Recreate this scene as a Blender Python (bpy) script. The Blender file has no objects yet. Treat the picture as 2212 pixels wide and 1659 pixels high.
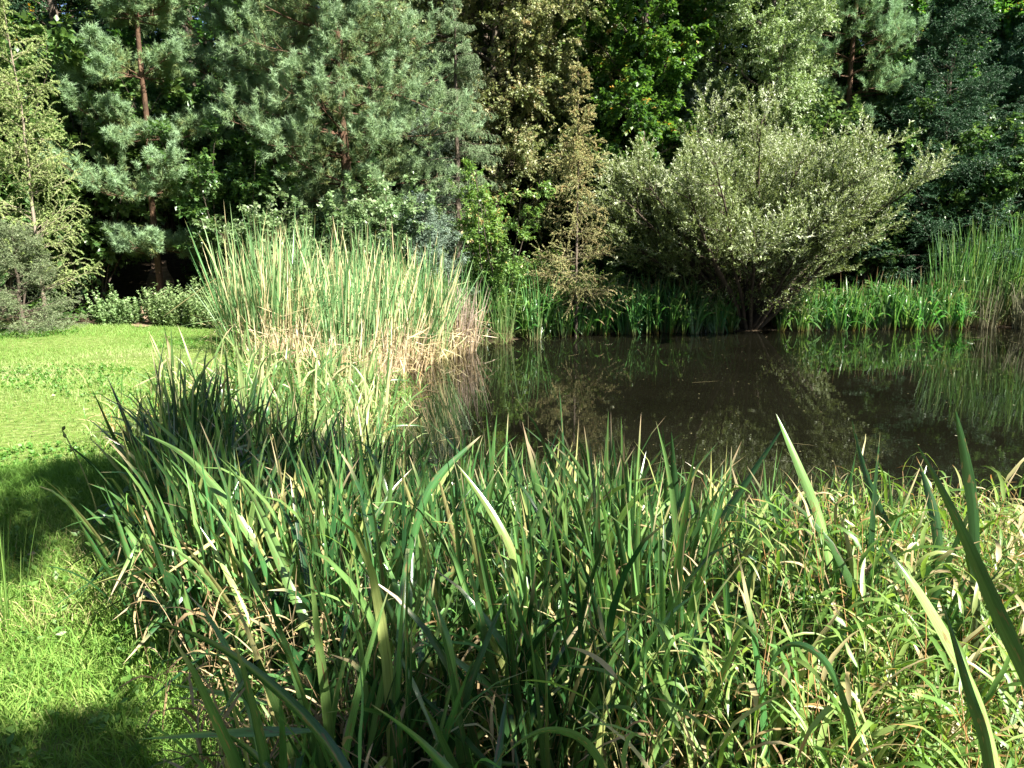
import bpy, math, random
import numpy as np
from mathutils import Vector

# ------------------------------------------------------------------ camera, sky, sun
C = bpy.context.scene
CAM_Z = 1.6
PITCH = math.radians(10.6)
cam_d = bpy.data.cameras.new('camera'); cam = bpy.data.objects.new('camera', cam_d)
C.collection.objects.link(cam); C.camera = cam
cam_d.sensor_width = 36; cam_d.lens = 27.0; cam_d.clip_start = .05; cam_d.clip_end = 500
cam.location = (0, 0, CAM_Z); cam.rotation_euler = (math.pi/2 - PITCH, 0, 0)
SUN_EL = math.radians(46); SUN_AZ = math.radians(125)      # azimuth clockwise from +Y (the view direction)
W = bpy.data.worlds.new("World"); C.world = W; W.use_nodes = True
nt = W.node_tree; nt.nodes.clear()
sky = nt.nodes.new('ShaderNodeTexSky'); sky.sky_type = 'NISHITA'; sky.sun_disc = False
sky.air_density = .6; sky.dust_density = .5; sky.sun_elevation = SUN_EL; sky.sun_rotation = SUN_AZ
bg = nt.nodes.new('ShaderNodeBackground'); bg.inputs[1].default_value = .05
wo = nt.nodes.new('ShaderNodeOutputWorld')
nt.links.new(sky.outputs[0], bg.inputs[0]); nt.links.new(bg.outputs[0], wo.inputs[0])
sd = bpy.data.lights.new('sun', 'SUN'); sun = bpy.data.objects.new('sun', sd); C.collection.objects.link(sun)
sd.energy = 5.0; sd.angle = math.radians(.5); sd.color = (1, .95, .86)
sv = Vector((math.sin(SUN_AZ)*math.cos(SUN_EL), math.cos(SUN_AZ)*math.cos(SUN_EL), math.sin(SUN_EL)))
sun.rotation_euler = sv.to_track_quat('Z', 'Y').to_euler()
C.view_settings.view_transform = 'Standard'; C.view_settings.look = 'None'
C.view_settings.exposure = 2.2; C.view_settings.gamma = 1
C.cycles.max_bounces = 6; C.cycles.diffuse_bounces = 1; C.cycles.glossy_bounces = 3
C.cycles.transmission_bounces = 3; C.cycles.transparent_max_bounces = 4
C.cycles.use_denoising = True

R = np.random.default_rng(7)
F = 1659.0
def at(px, py, Y):
    """pixel of the 2212x1659 view -> point at world distance Y"""
    u = (px-1106)/F; v = -(py-829.5)/F
    d = np.array([u, math.cos(PITCH)+v*math.sin(PITCH), v*math.cos(PITCH)-math.sin(PITCH)])
    return np.array([0, 0, CAM_Z]) + d*(Y/d[1])
def xs(px, Y):
    return (px-1106)/F*Y

# ------------------------------------------------------------------ terrain height
POND = np.array([(-.6,4.3),(.6,3.9),(3,3.5),(6,3.6),(10,4.5),(14,8),(16,14),(15,17.6),(11,17.9),(8,17.5),(5.6,17.2),
                 (2,16.6),(.2,15.9),(-.8,14.7),(-1.6,12.8),(-1.95,10.9),(-1.7,9),(-1.35,7),(-1.0,5.4)])
def pond_sd(x, y):
    x = np.asarray(x, float); y = np.asarray(y, float)
    d = np.full(x.shape, 1e9); inside = np.zeros(x.shape, bool)
    n = len(POND)
    for i in range(n):
        a = POND[i]; b = POND[(i+1) % n]; e = b-a
        t = np.clip(((x-a[0])*e[0]+(y-a[1])*e[1])/(e@e), 0, 1)
        d = np.minimum(d, np.hypot(x-a[0]-t*e[0], y-a[1]-t*e[1]))
        c = ((a[1] > y) != (b[1] > y)) & (x < (b[0]-a[0])*(y-a[1])/(b[1]-a[1]+1e-12)+a[0])
        inside ^= c
    return np.where(inside, -d, d)
def sstep(a, b, x):
    t = np.clip((x-a)/(b-a), 0, 1); return t*t*(3-2*t)
WATER = -.38
def zg(x, y):
    x = np.asarray(x, float); y = np.asarray(y, float)
    s = pond_sd(x, y)
    z = np.where(s > 0, WATER + .03 + (.35)*sstep(0, 1.6, s), WATER + .03 - .9*sstep(0, 1.8, -s))
    bank = sstep(0, 9, y-(15.2+np.clip((x+3)*.35, 0, 3.2)))*2.6 + sstep(0, 30, y-24)*2.0
    bank = bank + sstep(0, 12, -x-11.5)*1.5*sstep(3, 12, y) + sstep(0, 12, x-19)*2
    z = z + bank
    z = z + .04*np.sin(x*1.3+y*.4)*np.sin(y*.9-x*.3)*np.clip(s, 0, 1)
    return z

# ------------------------------------------------------------------ mesh building
class MB:
    def __init__(s): s.V=[]; s.Q=[]; s.T=[]; s.r=[]; s.p=[]; s.u=[]; s.n=0
    def add(s, V, Q=None, T=None, r=None, p=None, u=None):
        V = np.asarray(V, np.float32).reshape(-1, 3)
        if Q is not None and len(Q): s.Q.append(np.asarray(Q, np.int32)+s.n)
        if T is not None and len(T): s.T.append(np.asarray(T, np.int32)+s.n)
        s.V.append(V); m = len(V)
        s.r.append(np.broadcast_to(np.asarray(.5 if r is None else r, np.float32), (m,)).copy())
        s.p.append(np.broadcast_to(np.asarray(.5 if p is None else p, np.float32), (m,)).copy())
        s.u.append(np.broadcast_to(np.asarray(.5 if u is None else u, np.float32), (m,)).copy())
        s.n += m
    def mesh(s, name, mat, smooth=False):
        me = bpy.data.meshes.new(name)
        V = np.concatenate(s.V)
        Q = np.concatenate(s.Q) if s.Q else np.zeros((0, 4), np.int32)
        T = np.concatenate(s.T) if s.T else np.zeros((0, 3), np.int32)
        me.vertices.add(len(V)); me.vertices.foreach_set('co', V.ravel())
        me.loops.add(Q.size+T.size)
        me.loops.foreach_set('vertex_index', np.concatenate([Q.ravel(), T.ravel()]))
        me.polygons.add(len(Q)+len(T))
        st = np.concatenate([np.arange(len(Q))*4, Q.size+np.arange(len(T))*3]).astype(np.int32)
        me.polygons.foreach_set('loop_start', st)
        if smooth: me.polygons.foreach_set('use_smooth', np.ones(len(st), bool))
        for nm, arr in (('rnd', s.r), ('pos', s.p), ('across', s.u)):
            if nm == 'across' and all(float(k.min()) == .5 and float(k.max()) == .5 for k in arr): continue
            a = me.attributes.new(nm, 'FLOAT', 'POINT'); a.data.foreach_set('value', np.concatenate(arr))
        me.update(calc_edges=True)
        if mat: me.materials.append(mat)
        return me
def link(name, me, parent=None, loc=None):
    o = bpy.data.objects.new(name, me); C.collection.objects.link(o)
    if parent: o.parent = parent
    if loc is not None: o.location = loc
    return o
def tag(o, label=None, cat=None, group=None, kind=None):
    for k, v in (('label', label), ('category', cat), ('group', group), ('kind', kind)):
        if v: o[k] = v
    return o
def empty(name, loc, rz=0, sc=1):
    o = bpy.data.objects.new(name, None); C.collection.objects.link(o)
    o.location = loc; o.rotation_euler = (0, 0, rz); o.scale = (sc, sc, sc) if np.isscalar(sc) else sc
    o.empty_display_size = .2
    return o
def nrm(a):
    return a/np.maximum(np.linalg.norm(a, axis=-1, keepdims=True), 1e-9)

# ------------------------------------------------------------------ growth helpers
def interp(P, t, ):
    """P (N,K,3), t (N,n) -> pos, tangent (N,n,3)"""
    N, K, _ = P.shape
    f = np.clip(t, 0, .9999)*(K-1); i = f.astype(int); f = f-i
    a = np.take_along_axis(P, i[..., None].repeat(3, -1), 1); b = np.take_along_axis(P, (i+1)[..., None].repeat(3, -1), 1)
    return a+(b-a)*f[..., None], nrm(b-a)
def grow(base, d, L, K, grav=0, wob=.08):
    """base,d (N,3), L (N,) -> (N,K,3)"""
    N = len(base); P = np.empty((N, K, 3)); P[:, 0] = base; d = nrm(d)
    g = np.broadcast_to(np.asarray(grav, float), (K,)) if np.ndim(grav) <= 1 and np.size(grav) in (1, K) else np.asarray(grav)
    for k in range(1, K):
        gg = g[k] if g.ndim == 1 else g[:, k:k+1]
        d = d + wob*R.normal(size=(N, 3)) ; d[:, 2] += np.ravel(gg)/(K-1) if np.ndim(gg) else gg/(K-1)
        d = nrm(d); P[:, k] = P[:, k-1]+d*(L/(K-1))[:, None]
    return P
def spawn(P, n, t0, t1, ang, L, K, grav=0, wob=.08, flat=0., angj=8, taper=.6, upb=0., inh=None):
    """children along parents; L relative to the value passed, shortened by taper towards the tip"""
    N = len(P)
    t = t0+(t1-t0)*(np.arange(n)[None]+R.uniform(0, 1, (N, n)))/n
    pos, tan = interp(P, t)
    z = np.array([0, 0, 1.]); side = np.cross(tan, z); side = nrm(side+1e-4*R.normal(size=side.shape)); up = np.cross(side, tan)
    if flat > 0:
        ph = np.where(R.random((N, n)) < .5, 0, math.pi)+R.normal(0, (1-flat)*1.6, (N, n))
    else:
        ph = R.uniform(0, 2*math.pi, (N, n))
    a = np.radians(ang+R.normal(0, angj, (N, n)))[..., None]
    perp = np.cos(ph)[..., None]*side+np.sin(ph)[..., None]*up
    d = np.cos(a)*tan+np.sin(a)*perp; d[..., 2] += upb
    Lp = np.broadcast_to(np.asarray(L, float).reshape(-1, 1) if np.ndim(L) else L, (N, n))
    ln = Lp*(1-taper*(t-t0)/(t1-t0+1e-6))*R.uniform(.7, 1.15, (N, n))
    return grow(pos.reshape(-1, 3), d.reshape(-1, 3), ln.ravel(), K, grav, wob), t.ravel(), ln.ravel()
def tubes(mb, P, r0, r1, S=5):
    N, K, _ = P.shape
    T = np.empty_like(P); T[:, 1:-1] = P[:, 2:]-P[:, :-2]; T[:, 0] = P[:, 1]-P[:, 0]; T[:, -1] = P[:, -1]-P[:, -2]; T = nrm(T)
    ref = np.where(np.abs(T[:, :1, 2:3]) > .9, np.array([1., 0, 0]), np.array([0, 0, 1.]))
    A = nrm(np.cross(T, ref)); B = np.cross(T, A)
    r0 = np.broadcast_to(r0, (N,)); r1 = np.broadcast_to(r1, (N,))
    rr = r0[:, None]+(r1-r0)[:, None]*np.linspace(0, 1, K)[None]
    th = np.arange(S)/S*2*math.pi
    V = P[:, :, None]+rr[..., None, None]*(np.cos(th)[:, None]*A[:, :, None]+np.sin(th)[:, None]*B[:, :, None])
    k = np.arange(K-1)[:, None]; s = np.arange(S)[None]; s2 = (s+1) % S
    q = np.stack(np.broadcast_arrays(k*S+s, k*S+s2, (k+1)*S+s2, (k+1)*S+s), -1).reshape(-1, 4)
    Q = (q[None]+(np.arange(N)*K*S)[:, None, None]).reshape(-1, 4)
    mb.add(V, Q, r=np.repeat(R.random(N), K*S), p=np.tile(np.repeat(np.linspace(0, 1, K), S), N))
def along(P, m, t0, t1, ang, angj=12, upb=0., flat=0.):
    N = len(P); t = t0+(t1-t0)*(np.arange(m)[None]+R.uniform(0, 1, (N, m)))/m
    pos, tan = interp(P, t)
    z = np.array([0, 0, 1.]); side = nrm(np.cross(tan, z)+1e-4*R.normal(size=tan.shape)); up = np.cross(side, tan)
    ph = R.uniform(0, 2*math.pi, (N, m)) if flat <= 0 else np.where(R.random((N, m)) < .5, 0, math.pi)+R.normal(0, (1-flat)*1.6, (N, m))
    a = np.radians(ang+R.normal(0, angj, (N, m)))[..., None]
    d = np.cos(a)*tan+np.sin(a)*(np.cos(ph)[..., None]*side+np.sin(ph)[..., None]*up); d[..., 2] += upb
    return pos.reshape(-1, 3), nrm(d.reshape(-1, 3)), t.ravel()
def leaves(mb, pos, d, L, Wd, flatness=1.0, fold=.25, rnd=None, mid=.45, droop=0.):
    """six-point folded leaf; normals lean towards up"""
    N = len(pos); n0 = R.normal(size=(N, 3)); n0[:, 2] = np.abs(n0[:, 2])+flatness
    s = nrm(np.cross(d, n0)); n = np.cross(s, d)
    L = np.broadcast_to(L, (N,))[:, None]*R.uniform(.65, 1.2, (N, 1)); w = np.broadcast_to(Wd, (N,))[:, None]*L/np.mean(L)*.5
    b = pos; tip = pos+d*L-n*L*droop
    m = pos+d*L*mid
    l = m+s*w+n*w*fold; r = m-s*w+n*w*fold
    V = np.stack([b, l, tip, r], 1)
    i = np.arange(N)[:, None]*4
    T = np.concatenate([i+np.array([0, 2, 1]), i+np.array([0, 3, 2])])
    rn = R.random(N) if rnd is None else rnd
    mb.add(V, T=T, r=np.repeat(rn, 4), p=np.tile(np.array([0, .5, 1, .5]), N))
def needles(mb, pos, d, L, w, rnd=None):
    N = len(pos); s = nrm(np.cross(d, R.normal(size=(N, 3))))*w*.5
    L = np.broadcast_to(L, (N,))[:, None]*R.uniform(.7, 1.15, (N, 1))
    V = np.stack([pos+s, pos-s, pos+d*L], 1)
    T = np.arange(N*3).reshape(-1, 3)
    mb.add(V, T=T, r=np.repeat(R.random(N) if rnd is None else rnd, 3), p=np.tile(np.array([0, 0, 1.]), N))
def blades(mb, base, d0, w0, L, Wd, bend, K=8, power=2., kink=None, kinkd=None, fold=.18, prof='sword', rnd=None, wob=.01, twist=0.):
    """strap leaves, three points across. bend (N,3) added progressively to the direction"""
    N = len(base); P = np.empty((N, K, 3)); P[:, 0] = base; D = np.empty((N, K, 3)); d = nrm(d0)
    L = np.broadcast_to(L, (N,)).astype(float); Wd = np.broadcast_to(Wd, (N,)).astype(float)
    tk = np.linspace(0, 1, K)
    D[:, 0] = d
    for k in range(1, K):
        dk = d0n = nrm(d0) + bend*(tk[k]**power) + wob*R.normal(size=(N, 3))
        if kink is not None: dk = dk + kinkd*(tk[k] > kink)[:, None]
        dk = nrm(dk); P[:, k] = P[:, k-1]+dk*(L/(K-1))[:, None]; D[:, k] = dk
    w = w0[:, None]-(w0[:, None]*D).sum(-1, keepdims=True)*D; w = nrm(w); nn = np.cross(w, D)
    if np.any(twist):
        a = (np.broadcast_to(twist, (N,))[:, None]*tk[None])[..., None]; w, nn = w*np.cos(a)+nn*np.sin(a), nn*np.cos(a)-w*np.sin(a)
    if prof == 'sword': pr = np.minimum(1, .75+.5*tk)*np.clip((1-tk)*2.6, 0, 1)**.7
    elif prof == 'grass': pr = np.clip(tk*8+.35, 0, 1)*(1-tk)**.65
    else: pr = np.clip((1-tk)*4.5, 0, 1)**.6*(1-.25*tk)
    h = Wd[:, None, None]*.5*pr[None, :, None]
    V = np.stack([P+w*h, P-nn*h*fold*2, P-w*h], 2)
    k = np.arange(K-1)[:, None]; s = np.arange(2)[None]
    q = np.stack(np.broadcast_arrays(k*3+s, k*3+s+1, (k+1)*3+s+1, (k+1)*3+s), -1).reshape(-1, 4)
    Q = (q[None]+(np.arange(N)*K*3)[:, None, None]).reshape(-1, 4)
    mb.add(V, Q, r=np.repeat(R.random(N) if rnd is None else rnd, K*3), p=np.tile(np.repeat(tk, 3), N), u=np.tile([0, .5, 1], N*K))
    return P
def azv(a, z=0.):
    return np.stack([np.cos(a), np.sin(a), np.broadcast_to(z, np.shape(a))], -1)

# ------------------------------------------------------------------ materials
def ramp(nt, stops, fac):
    r = nt.nodes.new('ShaderNodeValToRGB'); e = r.color_ramp.elements
    while len(e) > len(stops): e.remove(e[-1])
    while len(e) < len(stops): e.new(.5)
    for el, (p, c) in zip(e, stops): el.position = p; el.color = (*c, 1)
    nt.links.new(fac, r.inputs[0]); return r.outputs[0]
def leafmat(name, stops, base=None, tip=None, trans=.35, rough=.45, spec=.35, streak=False, vary=.25, tboost=1.5):
    m = bpy.data.materials.new(name); m.use_nodes = True; t = m.node_tree; t.nodes.clear(); N = t.nodes.new; K = t.links.new
    out = N('ShaderNodeOutputMaterial'); a = N('ShaderNodeAttribute'); a.attribute_name = 'rnd'
    ap = N('ShaderNodeAttribute'); ap.attribute_name = 'pos'
    oi = N('ShaderNodeObjectInfo')
    col = ramp(t, stops, a.outputs['Fac'])
    def mix(fac, c1, c2):
        x = N('ShaderNodeMix'); x.data_type = 'RGBA'; K(fac, x.inputs[0]); K(c1, x.inputs[6])
        if isinstance(c2, tuple): x.inputs[7].default_value = (*c2, 1)
        else: K(c2, x.inputs[7])
        return x.outputs[2]
    def mth(op, x, y=None, cl=False):
        q = N('ShaderNodeMath'); q.operation = op; q.use_clamp = cl
        for i, v in enumerate((x, y)):
            if v is None: continue
            if isinstance(v, (int, float)): q.inputs[i].default_value = v
            else: K(v, q.inputs[i])
        return q.outputs[0]
    if base is not None:     # straw-coloured foot of the blade: (colour, height share)
        f = mth('SUBTRACT', 1., mth('DIVIDE', ap.outputs['Fac'], mth('MULTIPLY', mth('ADD', mth('FRACT', mth('MULTIPLY', a.outputs['Fac'], 23.3)), .15), base[1]*1.8)), True); col = mix(f, col, base[0])
    if tip is not None:      # brown, dried tip on part of the blades: (colour, share)
        th = mth('SUBTRACT', 1.02, mth('MULTIPLY', mth('POWER', mth('FRACT', mth('MULTIPLY', a.outputs['Fac'], 37.7)), 2.5), tip[1]))
        f = mth('MULTIPLY', mth('SUBTRACT', ap.outputs['Fac'], th), 9, True); col = mix(f, col, tip[0])
    tc = N('ShaderNodeTexCoord')
    nz = N('ShaderNodeTexNoise'); nz.inputs['Scale'].default_value = 1.1; nz.inputs['Detail'].default_value = 2
    g = N('ShaderNodeNewGeometry'); K(g.outputs['Position'], nz.inputs['Vector'])
    v = mth('ADD', mth('MULTIPLY', nz.outputs[0], .7), mth('ADD', mth('MULTIPLY', oi.outputs['Random'], vary), .65-vary/2))
    if streak:
        au = N('ShaderNodeAttribute'); au.attribute_name = 'across'
        def nz3(a1, a2, a3, det):
            cx = N('ShaderNodeCombineXYZ'); K(mth('MULTIPLY', au.outputs['Fac'], a1), cx.inputs[0]); K(mth('MULTIPLY', ap.outputs['Fac'], a2), cx.inputs[1]); K(mth('MULTIPLY', a.outputs['Fac'], a3), cx.inputs[2])
            q = N('ShaderNodeTexNoise'); q.inputs['Scale'].default_value = 1; q.inputs['Detail'].default_value = det; K(cx.outputs[0], q.inputs['Vector']); return q.outputs[0]
        v = mth('MULTIPLY', v, mth('ADD', mth('MULTIPLY', nz3(13, 1.5, 57, 3), 1.5), .25))      # veins
        v = mth('MULTIPLY', v, mth('ADD', mth('MULTIPLY', nz3(1, 5, 33, 1), 1.1), .45))
        spot = mth('MULTIPLY', mth('SUBTRACT', nz3(3, 16, 91, 3), .61), 16, True); col = mix(mth('MULTIPLY', spot, .9), col, (.16, .10, .045))
    hs = N('ShaderNodeHueSaturation'); K(v, hs.inputs['Value']); K(col, hs.inputs['Color'])
    hh = mth('ADD', mth('MULTIPLY', oi.outputs['Random'], .03), .485); K(hh, hs.inputs['Hue'])
    pb = N('ShaderNodeBsdfPrincipled'); K(hs.outputs[0], pb.inputs['Base Color'])
    pb.inputs['Roughness'].default_value = rough; pb.inputs['Specular IOR Level'].default_value = spec
    tr = N('ShaderNodeBsdfTranslucent'); h2 = N('ShaderNodeHueSaturation'); K(hs.outputs[0], h2.inputs['Color'])
    h2.inputs['Hue'].default_value = .485; h2.inputs['Saturation'].default_value = 1.15; h2.inputs['Value'].default_value = tboost; K(h2.outputs[0], tr.inputs[0])
    mx = N('ShaderNodeMixShader'); mx.inputs[0].default_value = trans; K(pb.outputs[0], mx.inputs[1]); K(tr.outputs[0], mx.inputs[2])
    K(mx.outputs[0], out.inputs[0]); return m
def noisemat(name, stops, scale=3, rough=.9, bump=.4, bscale=None, zs=1., spec=.2, detail=6):
    m = bpy.data.materials.new(name); m.use_nodes = True; t = m.node_tree; N = t.nodes.new; K = t.links.new
    pb = t.nodes['Principled BSDF']; tc = N('ShaderNodeTexCoord'); mp = N('ShaderNodeMapping'); mp.inputs['Scale'].default_value = (1, 1, zs)
    K(tc.outputs['Object'], mp.inputs[0])
    nz = N('ShaderNodeTexNoise'); nz.inputs['Scale'].default_value = scale; nz.inputs['Detail'].default_value = detail; K(mp.outputs[0], nz.inputs['Vector'])
    K(ramp(t, stops, nz.outputs[0]), pb.inputs['Base Color'])
    n2 = N('ShaderNodeTexNoise'); n2.inputs['Scale'].default_value = bscale or scale*4; n2.inputs['Detail'].default_value = 6; K(mp.outputs[0], n2.inputs['Vector'])
    b = N('ShaderNodeBump'); b.inputs['Strength'].default_value = bump; b.inputs['Distance'].default_value = .03; K(n2.outputs[0], b.inputs['Height']); K(b.outputs[0], pb.inputs['Normal'])
    pb.inputs['Roughness'].default_value = rough; pb.inputs['Specular IOR Level'].default_value = spec
    return m
M = {}
M['pine'] = leafmat('pine_needles', [(0, (.24, .20, .07)), (.3, (.20, .23, .08)), (.6, (.19, .30, .135)), (1, (.30, .44, .26))], trans=.22, rough=.55, spec=.15, tboost=1.2)
M['spruce'] = leafmat('spruce_needles', [(0, (.025, .07, .03)), (.7, (.05, .12, .055)), (1, (.09, .16, .07))], trans=.12, rough=.5, tboost=1.2)
M['blue'] = leafmat('blue_spruce_needles', [(0, (.09, .14, .09)), (.7, (.17, .24, .17)), (1, (.27, .34, .27))], trans=.08, rough=.5, tboost=1.1)
M['drab'] = leafmat('young_spruce_needles', [(0, (.09, .135, .06)), (.7, (.17, .23, .11)), (1, (.26, .3, .17))], trans=.1, rough=.5, tboost=1.1)
M['larch'] = leafmat('larch_needles', [(0, (.18, .26, .08)), (.6, (.29, .37, .12)), (1, (.42, .45, .2))], trans=.25, rough=.6, tboost=1.3)
M['larchbrown'] = leafmat('dying_larch_needles', [(0, (.26, .33, .12)), (.5, (.43, .44, .18)), (.8, (.50, .46, .2)), (1, (.52, .41, .18))], trans=.2, rough=.6, tboost=1.2)
M['willow'] = leafmat('willow_leaves', [(0, (.09, .14, .035)), (.5, (.20, .285, .10)), (.8, (.34, .43, .22)), (1, (.6, .65, .48))], trans=.3, rough=.42, spec=.5, tboost=1.4)
M['birch'] = leafmat('pale_tree_leaves', [(0, (.11, .15, .05)), (.6, (.22, .24, .10)), (.85, (.34, .32, .18)), (1, (.28, .22, .1))], trans=.3, rough=.42, spec=.5)
M['maple'] = leafmat('maple_leaves', [(0, (.035, .09, .02)), (.6, (.075, .16, .035)), (.95, (.14, .22, .05)), (1, (.3, .2, .05))], trans=.42, rough=.4, spec=.4, tboost=1.8)
M['dark'] = leafmat('dark_tree_leaves', [(0, (.03, .075, .018)), (.7, (.065, .14, .03)), (1, (.11, .2, .045))], trans=.3, rough=.4, spec=.4, tboost=1.6)
M['hazel'] = leafmat('hazel_leaves', [(0, (.045, .11, .03)), (.7, (.10, .19, .055)), (1, (.18, .28, .09))], trans=.3, rough=.38, spec=.5, tboost=1.6)
M['dogwood'] = leafmat('dogwood_leaves', [(0, (.09, .17, .06)), (.6, (.19, .29, .13)), (1, (.34, .42, .26))], trans=.3, rough=.33, spec=.6, tboost=1.5)
M['elder'] = leafmat('elder_leaves', [(0, (.08, .15, .03)), (.6, (.15, .24, .06)), (.93, (.24, .32, .11)), (1, (.32, .24, .1))], trans=.35, rough=.4, spec=.5, tboost=1.5)
M['nettle'] = leafmat('nettle_leaves', [(0, (.11, .19, .07)), (.6, (.20, .31, .12)), (1, (.32, .42, .22))], trans=.3, rough=.6, spec=.15)
ST = (.42, .33, .15)
M['cattail'] = leafmat('cattail_leaves', [(0, (.06, .16, .05)), (.5, (.16, .29, .11)), (.76, (.30, .41, .18)), (.86, (.54, .50, .25)), (1, (.58, .48, .28))], base=((.38, .34, .12), .15), tip=((.38, .24, .09), .14), trans=.3, rough=.4, spec=.5, tboost=1.3)
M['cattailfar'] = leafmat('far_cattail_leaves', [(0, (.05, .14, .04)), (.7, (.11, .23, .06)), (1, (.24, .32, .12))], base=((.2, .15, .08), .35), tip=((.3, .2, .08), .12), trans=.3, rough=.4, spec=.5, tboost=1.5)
M['straw'] = leafmat('dry_cattail_leaves', [(0, (.34, .26, .13)), (.6, (.48, .38, .22)), (1, (.6, .5, .36))], trans=.2, rough=.6, spec=.3, tboost=1.)
M['greydry'] = leafmat('grey_dead_cattail', [(0, (.2, .15, .10)), (1, (.42, .34, .27))], trans=.1, rough=.7, spec=.2, tboost=1.)
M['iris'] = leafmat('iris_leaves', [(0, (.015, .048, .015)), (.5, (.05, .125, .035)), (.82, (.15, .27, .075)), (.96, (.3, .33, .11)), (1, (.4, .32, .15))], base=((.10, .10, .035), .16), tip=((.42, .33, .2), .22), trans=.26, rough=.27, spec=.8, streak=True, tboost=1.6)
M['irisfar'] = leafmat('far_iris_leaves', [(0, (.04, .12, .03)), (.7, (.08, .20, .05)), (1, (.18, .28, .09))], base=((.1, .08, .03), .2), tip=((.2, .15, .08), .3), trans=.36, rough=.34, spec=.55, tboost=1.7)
M['reed'] = leafmat('reed_grass_leaves', [(0, (.06, .15, .03)), (.4, (.12, .25, .05)), (.68, (.22, .34, .09)), (.8, (.42, .38, .18)), (.92, (.55, .46, .26)), (1, (.4, .22, .08))], tip=((.42, .28, .1), .4), trans=.4, rough=.4, spec=.5, tboost=1.5)
M['deadgrass'] = leafmat('dead_grass', [(0, (.16, .10, .05)), (.6, (.32, .24, .12)), (1, (.45, .37, .22))], trans=.2, rough=.6, spec=.2, tboost=1.1)
M['grass'] = leafmat('lawn_grass', [(0, (.09, .21, .03)), (.5, (.18, .30, .06)), (.8, (.32, .39, .15)), (1, (.48, .45, .26))], trans=.38, rough=.5, spec=.3, tboost=1.4)
M['float'] = leafmat('floating_bits', [(0, (.10, .08, .04)), (.6, (.22, .19, .09)), (.9, (.36, .33, .16)), (1, (.6, .55, .4))], trans=0., rough=.6)
M['grassdeep'] = leafmat('long_grass', [(0, (.07, .17, .025)), (.6, (.14, .26, .045)), (.92, (.24, .34, .08)), (1, (.42, .36, .18))], trans=.35, rough=.55, spec=.2, tboost=1.4)
M['herb'] = leafmat('low_herbs', [(0, (.07, .18, .03)), (1, (.14, .28, .06))], trans=.4, rough=.45, spec=.4)
M['barkpine'] = noisemat('pine_bark', [(.3, (.05, .032, .02)), (.6, (.12, .07, .043)), (.8, (.2, .13, .085))], 9, bump=.8, zs=.35)
M['bark'] = noisemat('bark', [(.3, (.05, .04, .03)), (.7, (.15, .12, .09))], 9, bump=.8, zs=.3)
M['barkdark'] = noisemat('willow_bark', [(.3, (.03, .024, .016)), (.7, (.09, .07, .05))], 9, bump=.8, zs=.3)
M['barkpale'] = noisemat('pale_bark', [(.3, (.14, .11, .08)), (.7, (.3, .25, .19))], 9, bump=.5, zs=.3)
M['pod'] = noisemat('iris_pod', [(.3, (.09, .12, .03)), (.7, (.2, .2, .07))], 20)
M['stem'] = leafmat('green_stem', [(0, (.09, .16, .04)), (1, (.2, .22, .08))], trans=.0, rough=.5)

# ------------------------------------------------------------------ the setting: ground, path, water
def ground():
    gx = np.unique(np.concatenate([np.linspace(-140, -16, 22), np.linspace(-16, 20, 181), np.linspace(20, 140, 22)]))
    gy = np.unique(np.concatenate([np.linspace(-90, -4, 16), np.linspace(-4, 30, 171), np.linspace(30, 160, 24)]))
    X, Y = np.meshgrid(gx, gy); Z = zg(X, Y); mb = MB(); nx, ny = len(gx), len(gy)
    i = (np.arange(ny-1)[:, None]*nx+np.arange(nx-1)[None]).ravel()
    mb.add(np.stack([X, Y, Z], -1), np.stack([i, i+1, i+nx+1, i+nx], -1))
    m = bpy.data.materials.new('ground_soil'); m.use_nodes = True; t = m.node_tree; N = t.nodes.new; K = t.links.new
    pb = t.nodes['Principled BSDF']; g = N('ShaderNodeNewGeometry')
    a = N('ShaderNodeTexNoise'); a.inputs['Scale'].default_value = .8; a.inputs['Detail'].default_value = 8; K(g.outputs['Position'], a.inputs['Vector'])
    b = N('ShaderNodeTexNoise'); b.inputs['Scale'].default_value = 14; b.inputs['Detail'].default_value = 8; K(g.outputs['Position'], b.inputs['Vector'])
    gr = ramp(t, [(.3, (.07, .10, .025)), (.5, (.11, .16, .035)), (.7, (.17, .2, .07))], b.outputs[0])
    so = ramp(t, [(.3, (.02, .015, .009)), (.55, (.045, .033, .02)), (.75, (.10, .072, .045))], b.outputs[0])
    at_ = N('ShaderNodeAttribute'); at_.attribute_name = 'pos'
    x = N('ShaderNodeMix'); x.data_type = 'RGBA'; K(at_.outputs['Fac'], x.inputs[0]); K(so, x.inputs[6]); K(gr, x.inputs[7]); K(x.outputs[2], pb.inputs['Base Color'])
    bp = N('ShaderNodeBump'); bp.inputs['Strength'].default_value = .8; bp.inputs['Distance'].default_value = .05; K(b.outputs[0], bp.inputs['Height']); K(bp.outputs[0], pb.inputs['Normal'])
    pb.inputs['Roughness'].default_value = .95; pb.inputs['Specular IOR Level'].default_value = .1
    # grass cover share: lawn on the left side of the pond, soil under the trees and in the pond
    s = pond_sd(X, Y); lawn = sstep(.2, .9, s)*(1-sstep(14.3, 15.3, Y+.3*np.sin(X*2)))*(1-sstep(-10.5, -12, X)*0)
    mb.p = [lawn.ravel().astype(np.float32)]
    return tag(link('ground', mb.mesh('ground', m, True)), kind='structure')
ground()

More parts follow.
